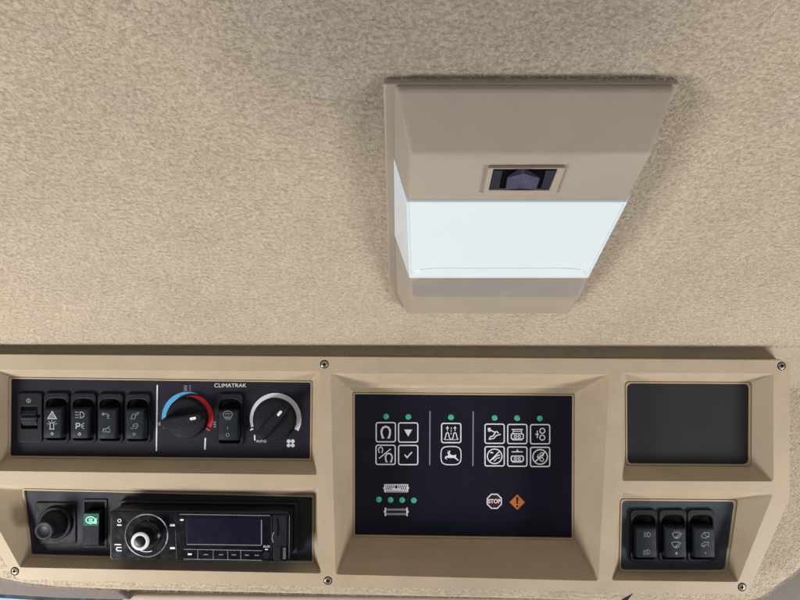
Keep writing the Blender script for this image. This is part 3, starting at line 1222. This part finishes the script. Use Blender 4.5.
def d_noreel(k, x, y):
    k.arc(x, y, 7.3, 1.3, n=30)
    k.line([(x - 5, y + 5), (x + 5, y - 5)], 1.3)
    k.line([(x - 4.4, y - 3.8), (x - 1.4, y - 3.6)], 1.5)
    k.line([(x - 2.2, y + 3.4), (x + 1.6, y - .2), (x + 5.4, y - 1.4)], 1.2)
    k.line([(x - .6, y + 5.2), (x + 2, y + 2.2), (x + 5.4, y + 1.2)], 1.0)


def d_norolls(k, x, y):
    k.arc(x, y, 7.3, 1.3, n=30)
    d_rolls(k, x, y, .74)
    k.line([(x - 5, y + 5), (x + 5, y - 5)], 1.3)


key(385.8, 432.2, d_horse); key(408.2, 432.5, d_tri); key(451.2, 433, d_rows)
key(494.6, 433.7, d_reel); key(517.3, 434, d_head1); key(540.1, 434.2, d_rolls)
key(385.6, 454.8, d_pct); key(408.2, 455, d_chk); key(451, 455.6, d_deer, shield=True)
key(494.6, 456.3, d_noreel); key(517.3, 456.6, d_head2); key(540.1, 456.9, d_norolls)
for x0, x1, y0, y1 in ((430.0, 429.7, 411, 465.2), (473.2, 472.9, 411.4, 466)):
    ik = Ink(fC, ZC)
    ik.line([(x0, y0), (x1, y1)], 1.25)
    ik.done('divider_line', MT['ink_grey'], ind)
ik = Ink(fC, ZC)
x, y = 396.2, 488
ik.line([(x - 11, y - 3.4), (x + 11, y - 3.4)], .9); ik.line([(x - 11, y + 2.2), (x + 11, y + 2.4)], .8)
for q in range(-5, 6):
    dx = 2.0 if q < 0 else -2.0
    if q:
        ik.line([(x + q * 2.0 - dx * .6, y + 2.6), (x + q * 2.0 + dx * .5, y - 3.2)], 1.0)
ik.line([(x - 4, y + 1), (x + 4, y + 1)], 1.6)
for sx in (-1, 1):
    ik.line([(x + sx * 11.4, y - 3.8), (x + sx * 11.4, y + 4)], 1.3)
    ik.line([(x + sx * 11.4, y), (x + sx * 13, y)], 1.4)
for q in range(-5, 6):
    ik.line([(x + q * 2.0 - .8, y + 2.6), (x + q * 2.0 + .2, y + 4.4)], .9)
ik.done('roller_symbol', MT['ink'], ind)
ik = Ink(fC, ZC)
x, y = 396.2, 511.6
ik.line([(x - 11, y - 2), (x + 11, y - 2)], 2.2); ik.line([(x - 11, y + 2.4), (x + 11, y + 2.4)], 2.2)
ik.done('roller_symbol', MT['ink_grey'], ind)
ik = Ink(fC, ZC + .1)
for sx in (-1, 1):
    if sx == 1:
        ik.done('roller_symbol', MT['ink'], ind)
        ik = Ink(fC, ZC + .1)
    ik.line([(x + sx * 10.8, y - 4), (x + sx * 10.8, y + 4.4)], 1.5)
    ik.line([(x + sx * 10.8, y), (x + sx * 12.4, y)], 1.8)
ik.done('roller_symbol', MT['ink'], ind)
ik = Ink(fC, ZC)
x, y = 494.3, 501.2
oc = [(x + 7.6 * cos(radians(22.5 + 45 * k)), y + 7.6 * sin(radians(22.5 + 45 * k))) for k in range(8)]
ik.poly(oc)
stop = ik.done('stop_lamp', MT['maroon'], ind)
ik = Ink(fC, ZC + .05)
ik.line(oc, 1.1, True)
ik.text('STOP', x, y + .2, 5.6, sx=.92, bold=.03)
ik.done('lettering', MT['ink'], stop)
ik = Ink(fC, ZC)
x, y = 517.2, 502.2
ik.poly([(x - 7.7, y), (x, y - 7.7), (x + 7.7, y), (x, y + 7.7)])
warn = ik.done('warning_lamp', MT['orange'], ind)
ik = Ink(fC, ZC + .05)
ik.poly([(x - 1.2, y - 5.2), (x + 1.2, y - 5.2), (x + .7, y + 1.8), (x - .7, y + 1.8)])
ik.disc(x, y + 4, 1.1)
ik.done('exclamation_mark', MT['dark_ink'], warn)

# ------------------------------------------------------------------ dome light on the headliner
dome = thing('dome_light', 'wedge-shaped taupe dome light with a pale blue lens on the headliner', 'dome light')


def hv(bm, u, t, h):
    return bm.verts.new(H(u, t, h))


def hexa(bm, secs, cap0=True, cap1=True):
    """loft of quad sections"""
    rows = [[hv(bm, *q) for q in s] for s in secs]
    for a, b in zip(rows, rows[1:]):
        bridge(bm, a, b)
    if cap0: bm.faces.new(rows[0])
    if cap1: bm.faces.new(list(reversed(rows[-1])))


bm = bmesh.new()
hexa(bm, [[(-9.6, 337, -1), (-9.6, 337, 5), (158.6, 337, 5), (158.6, 337, -1)],
          [(-9.6, 118, -1), (-9.6, 118, 5), (158.6, 118, 5), (158.6, 118, -1)],
          [(2, 92, -1), (2, 92, 5), (152, 92, 5), (152, 92, -1)]])
fin(bm)
build('base_plate', bm, MT['lamp_body'], dome, bevel=1.2)
HB = 5.2


def sec(tb, tl, h, ul, ur, bl=-3.9, br=156.6):
    return [(bl, tb, HB), (ul, tl, h), (ur, tl, h), (br, tb, HB)]


bm = bmesh.new()
hexa(bm, [sec(337.6, 336.4, 9.5, -1, 154), sec(318, 308.6, 32.2, 6.2, 146), sec(280, 268.6, 32, 4.6, 144.8)])
fin(bm)
near = build('housing', bm, MT['lamp_body'], dome, bevel=2.4, seg=4, angle=12)
bm = bmesh.new()
hexa(bm, [sec(198, 174.8, 28, 7.6, 144.2), sec(160, 132, 20.5, 7.2, 149, -3.9, 156.4), sec(118, 128, 18.2, 7, 149, -3, 156), sec(93, 93, 11.5, 6, 150.8, 5, 152)])
fin(bm)
build('end_cap', bm, MT['lamp_body'], dome, bevel=1.6, seg=3, angle=12)


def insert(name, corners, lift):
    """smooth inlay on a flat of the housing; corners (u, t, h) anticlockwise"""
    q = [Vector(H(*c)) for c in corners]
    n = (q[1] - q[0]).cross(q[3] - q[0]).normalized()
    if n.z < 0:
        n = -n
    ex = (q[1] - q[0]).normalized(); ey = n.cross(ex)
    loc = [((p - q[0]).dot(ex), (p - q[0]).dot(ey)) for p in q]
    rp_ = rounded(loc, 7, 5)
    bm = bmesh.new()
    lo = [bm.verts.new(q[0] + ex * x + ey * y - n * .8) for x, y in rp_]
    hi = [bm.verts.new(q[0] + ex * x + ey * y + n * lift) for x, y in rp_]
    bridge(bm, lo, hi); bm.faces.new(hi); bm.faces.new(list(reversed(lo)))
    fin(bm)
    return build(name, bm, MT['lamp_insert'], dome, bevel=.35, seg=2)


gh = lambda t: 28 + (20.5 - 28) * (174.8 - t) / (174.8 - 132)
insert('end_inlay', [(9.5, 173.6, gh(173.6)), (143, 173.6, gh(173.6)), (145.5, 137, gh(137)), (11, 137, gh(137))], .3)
# lens wraps the left flank
bm = bmesh.new()
hexa(bm, [sec(279, 267.8, 32.6, 4.2, 145, -4.2, 156.8), sec(199, 175.6, 28.6, 7.2, 144.4, -4.2, 156.8)])
fin(bm)
front = max(bm.faces, key=lambda f: f.calc_area() if abs(f.normal.y + C) < .3 and f.normal.z > 0 else 0)
bmesh.ops.inset_individual(bm, faces=[front], thickness=1.6, depth=0)
bmesh.ops.inset_individual(bm, faces=[front], thickness=.7, depth=-.9)
build('lens', bm, MT['lens'], dome, bevel=1.0, seg=3, angle=12)

lh = lambda t: 28.6 + (32.6 - 28.6) * (t - 175.6) / (267.8 - 175.6) - .9
q = [Vector(H(u, t, lh(t))) for u, t in [(10.5, 179.2), (141.5, 179.2), (140.5, 183.5), (136, 187.5), (124, 189), (26, 189), (15, 187.5), (11, 183.5)]]
n = (q[1] - q[0]).cross(q[3] - q[0]).normalized()
n = n if n.z > 0 else -n
bm = bmesh.new()
lo = [bm.verts.new(p - n * 1) for p in q]; hi = [bm.verts.new(p + n * .7) for p in q]
bridge(bm, lo, hi); bm.faces.new(hi); bm.faces.new(list(reversed(lo)))
fin(bm)
build('lens_ledge', bm, MT['lens'], dome, bevel=.4, seg=2)

# rocker in the housing, local frame on its sloping lower face
def face_pt(px, py, off=0.0):
    """point on the housing's lower face plane seen at px,py, raised by off"""
    # face from (t 303, h 27.5) to (t 266.5, h 30)
    a = Vector(H(0, 308.6, 32.2)); b = Vector(H(0, 268.6, 32)); c = Vector(H(10, 308.6, 32.2))
    n = (c - a).cross(b - a).normalized()
    cam = Vector((0, 0, D))
    if n.dot(cam - a) < 0:
        n = -n
    ray = Vector((px - 400, 300 - py, -F))
    k = (a + n * off - cam).dot(n) / ray.dot(n)
    return cam + ray * k


def face_prism(bm, pxs, z0, z1):
    lo = [bm.verts.new(face_pt(x, y, 0)) for x, y in pxs]
    a = Vector(H(0, 308.6, 32.2)); b = Vector(H(0, 268.6, 32)); c = Vector(H(10, 308.6, 32.2))
    n = (c - a).cross(b - a).normalized()
    if n.dot(Vector((0, 0, D)) - a) < 0:
        n = -n
    hi = []
    for v in lo:
        base = v.co.copy()
        v.co = base + n * z0
        hi.append(bm.verts.new(base + n * z1))
    bridge(bm, lo, hi)
    bm.faces.new(hi)
    bm.faces.new(list(reversed(lo)))
    return n


bz_o = [(488, 165.6), (565, 165.2), (555, 193), (482.6, 193)]
bz_i = [(493.2, 166.4), (557.5, 166.2), (549, 188), (488.4, 187.8)]
bm = bmesh.new()
nrm = face_prism(bm, bz_o, -2, .1)
bm.clear()
mk = lambda pts, z: [bm.verts.new(face_pt(x, y) + nrm * z) for x, y in pts]
o0, o1, i1, i0 = mk(bz_o, -2), mk(bz_o, 2.2), mk(bz_i, 2.2), mk(bz_i, .2)
bridge(bm, o0, o1); bridge(bm, o1, i1); bridge(bm, i1, i0)
fin(bm)
bez = build('switch_bezel', bm, MT['lamp_body'], dome, bevel=.5, angle=20)
bm = bmesh.new()
face_prism(bm, bz_i, .1, .5)
fin(bm)
build('switch_well', bm, MT['void'], bez, smooth=False)
for q in ([(493.6, 168.8), (502.5, 168.8), (499, 187), (488.8, 187)], [(546, 168.8), (556.4, 168.8), (548.6, 187.2), (540.4, 187.2)]):
    bm = bmesh.new()
    face_prism(bm, q, .3, 1.5)
    fin(bm)
    build('switch_cheek', bm, MT['violet_dk'], bez, bevel=.3)
bm = bmesh.new()
# V-ridged paddle: low at both ends, tall in the middle
def rp(px, py, z): return bm.verts.new(face_pt(px, py, z))
f1 = [rp(505.5, 190, 1.6), rp(521.3, 188.6, 6.5), rp(536.2, 189.8, 1.6)]
b1 = [rp(507.5, 178.2, 1.6), rp(523.6, 174, 6.5), rp(540, 178.6, 1.6)]
f0 = [bm.verts.new(v.co - nrm * (v_z - .3)) for v, v_z in zip(f1, (1.6, 6.5, 1.6))]
b0 = [bm.verts.new(v.co - nrm * (v_z - .3)) for v, v_z in zip(b1, (1.6, 6.5, 1.6))]
for k in (0, 1):
    bm.faces.new((f1[k], f1[k + 1], b1[k + 1], b1[k]))
    bm.faces.new((f0[k], f0[k + 1], f1[k + 1], f1[k]))
    bm.faces.new((b0[k], b0[k + 1], b1[k + 1], b1[k]))
bm.faces.new((f0[0], f1[0], b1[0], b0[0])); bm.faces.new((f0[2], f1[2], b1[2], b0[2]))
fin(bm)
build('rocker', bm, MT['violet'], bez, bevel=.3, seg=2, smooth=False)

# ------------------------------------------------------------------ what shows round the edges
bm = bmesh.new()
prism(bm, [P(x, y, -42)[:2] for x, y in [(-60, 560), (0, 575), (40, 583), (118, 588), (132, 599), (60, 597), (0, 593.4), (-60, 584)]], -50, -39)
fin(bm)
wind = thing('windscreen', 'sliver of windscreen showing sky blue with a grey edge and black seal at bottom left', 'windscreen')
build('surround', bm, MT['grey_trim'], wind, bevel=2)
bm = bmesh.new()
prism(bm, [P(x, y, -52)[:2] for x, y in [(-80, 580), (0, 591), (60, 595), (132, 597), (150, 606), (60, 600.6), (0, 597), (-80, 588)]], -62, -49)
fin(bm)
build('seal', bm, MT['seal'], wind, bevel=1.5)
bm = bmesh.new()
prism(bm, [P(x, y, -66)[:2] for x, y in [(-80, 584), (0, 592), (60, 597), (110, 600), (110, 640), (-80, 640)]], -70, -66)
fin(bm)
build('pane', bm, MT['glass'], wind, smooth=False)
bm = bmesh.new()
prism(bm, [P(x, y, -48)[:2] for x, y in [(118, 596), (128, 594), (720, 600), (748, 606), (730, 640), (170, 640)]], -60, -46)
fin(bm)
o = build('lower_trim', bm, MT['pale'], bevel=3)
tag(o, 'smooth beige trim strip just below the lower console edge', 'trim strip')
bm = bmesh.new()
prism(bm, [P(x, y, -130)[:2] for x, y in [(755, 520), (900, 400), (900, 700), (720, 700), (720, 600)]], -140, -120)
fin(bm)
o = build('pillar_trim', bm, MT['grey_trim'], bevel=4)
tag(o, 'grey fabric pillar trim in the bottom right corner', 'pillar trim')
bm = bmesh.new()
a = [bm.verts.new(P(x, y, -6)) for x, y in [(634, 592.4), (628, 600), (610, 618), (598, 618), (617, 602)]]
b = [bm.verts.new(P(x, y, -3.5)) for x, y in [(634, 592.4), (628, 600), (610, 618), (598, 618), (617, 602)]]
bridge(bm, a, b); bm.faces.new(b); bm.faces.new(list(reversed(a)))
fin(bm)
o = build('strap_tip', bm, MT['seal'], bevel=.3, smooth=False)
tag(o, 'black pointed strap tip poking up under the lower console edge', 'strap')

# ------------------------------------------------------------------ light
w = bpy.data.worlds.new('World')
SC.world = w
w.use_nodes = True
bg = w.node_tree.nodes['Background']
bg.inputs['Color'].default_value = (.86, .9, 1.0, 1)
bg.inputs['Strength'].default_value = .08


def area(name, pos, aim, sx, sy, power, col):
    l = bpy.data.lights.new(name, 'AREA')
    l.shape = 'RECTANGLE'
    l.size, l.size_y = sx * MM, sy * MM
    l.energy = power
    l.color = col
    o = bpy.data.objects.new(name, l)
    COL.objects.link(o)
    p = Vector(pos) * MM; a = Vector(aim) * MM
    q = (a - p).to_track_quat('-Z', 'Y').to_matrix().to_4x4()
    o.matrix_world = M @ Matrix.Translation(p) @ q
    return o


area('left_window', H(-700, 90, 680), (0, 20, 60), 300, 200, 8.0, (1.0, .965, .93))
area('right_window', H(860, 90, 700), (120, 20, 60), 300, 200, 7.8, (1.0, .965, .93))
area('windscreen_light', H(40, -430, 900), H(60, 180, 20), 1200, 450, 1.2, (1.0, .87, .6))
area('rear_window', H(0, 950, 430), (0, -80, 0), 900, 350, 1.5, (1.0, .96, .93))

# ------------------------------------------------------------------ camera
cam = bpy.data.cameras.new('camera')
cam.sensor_width = 36
cam.lens = 36 * F / 800
cam.clip_start = .01
cam.clip_end = 50
co = bpy.data.objects.new('camera', cam)
COL.objects.link(co)
co.matrix_world = M @ Matrix.Translation((0, 0, D * MM))
SC.camera = co
SC.view_settings.view_transform = 'Standard'
SC.view_settings.look = 'None'
SC.view_settings.exposure = 0
SC.view_settings.gamma = 1
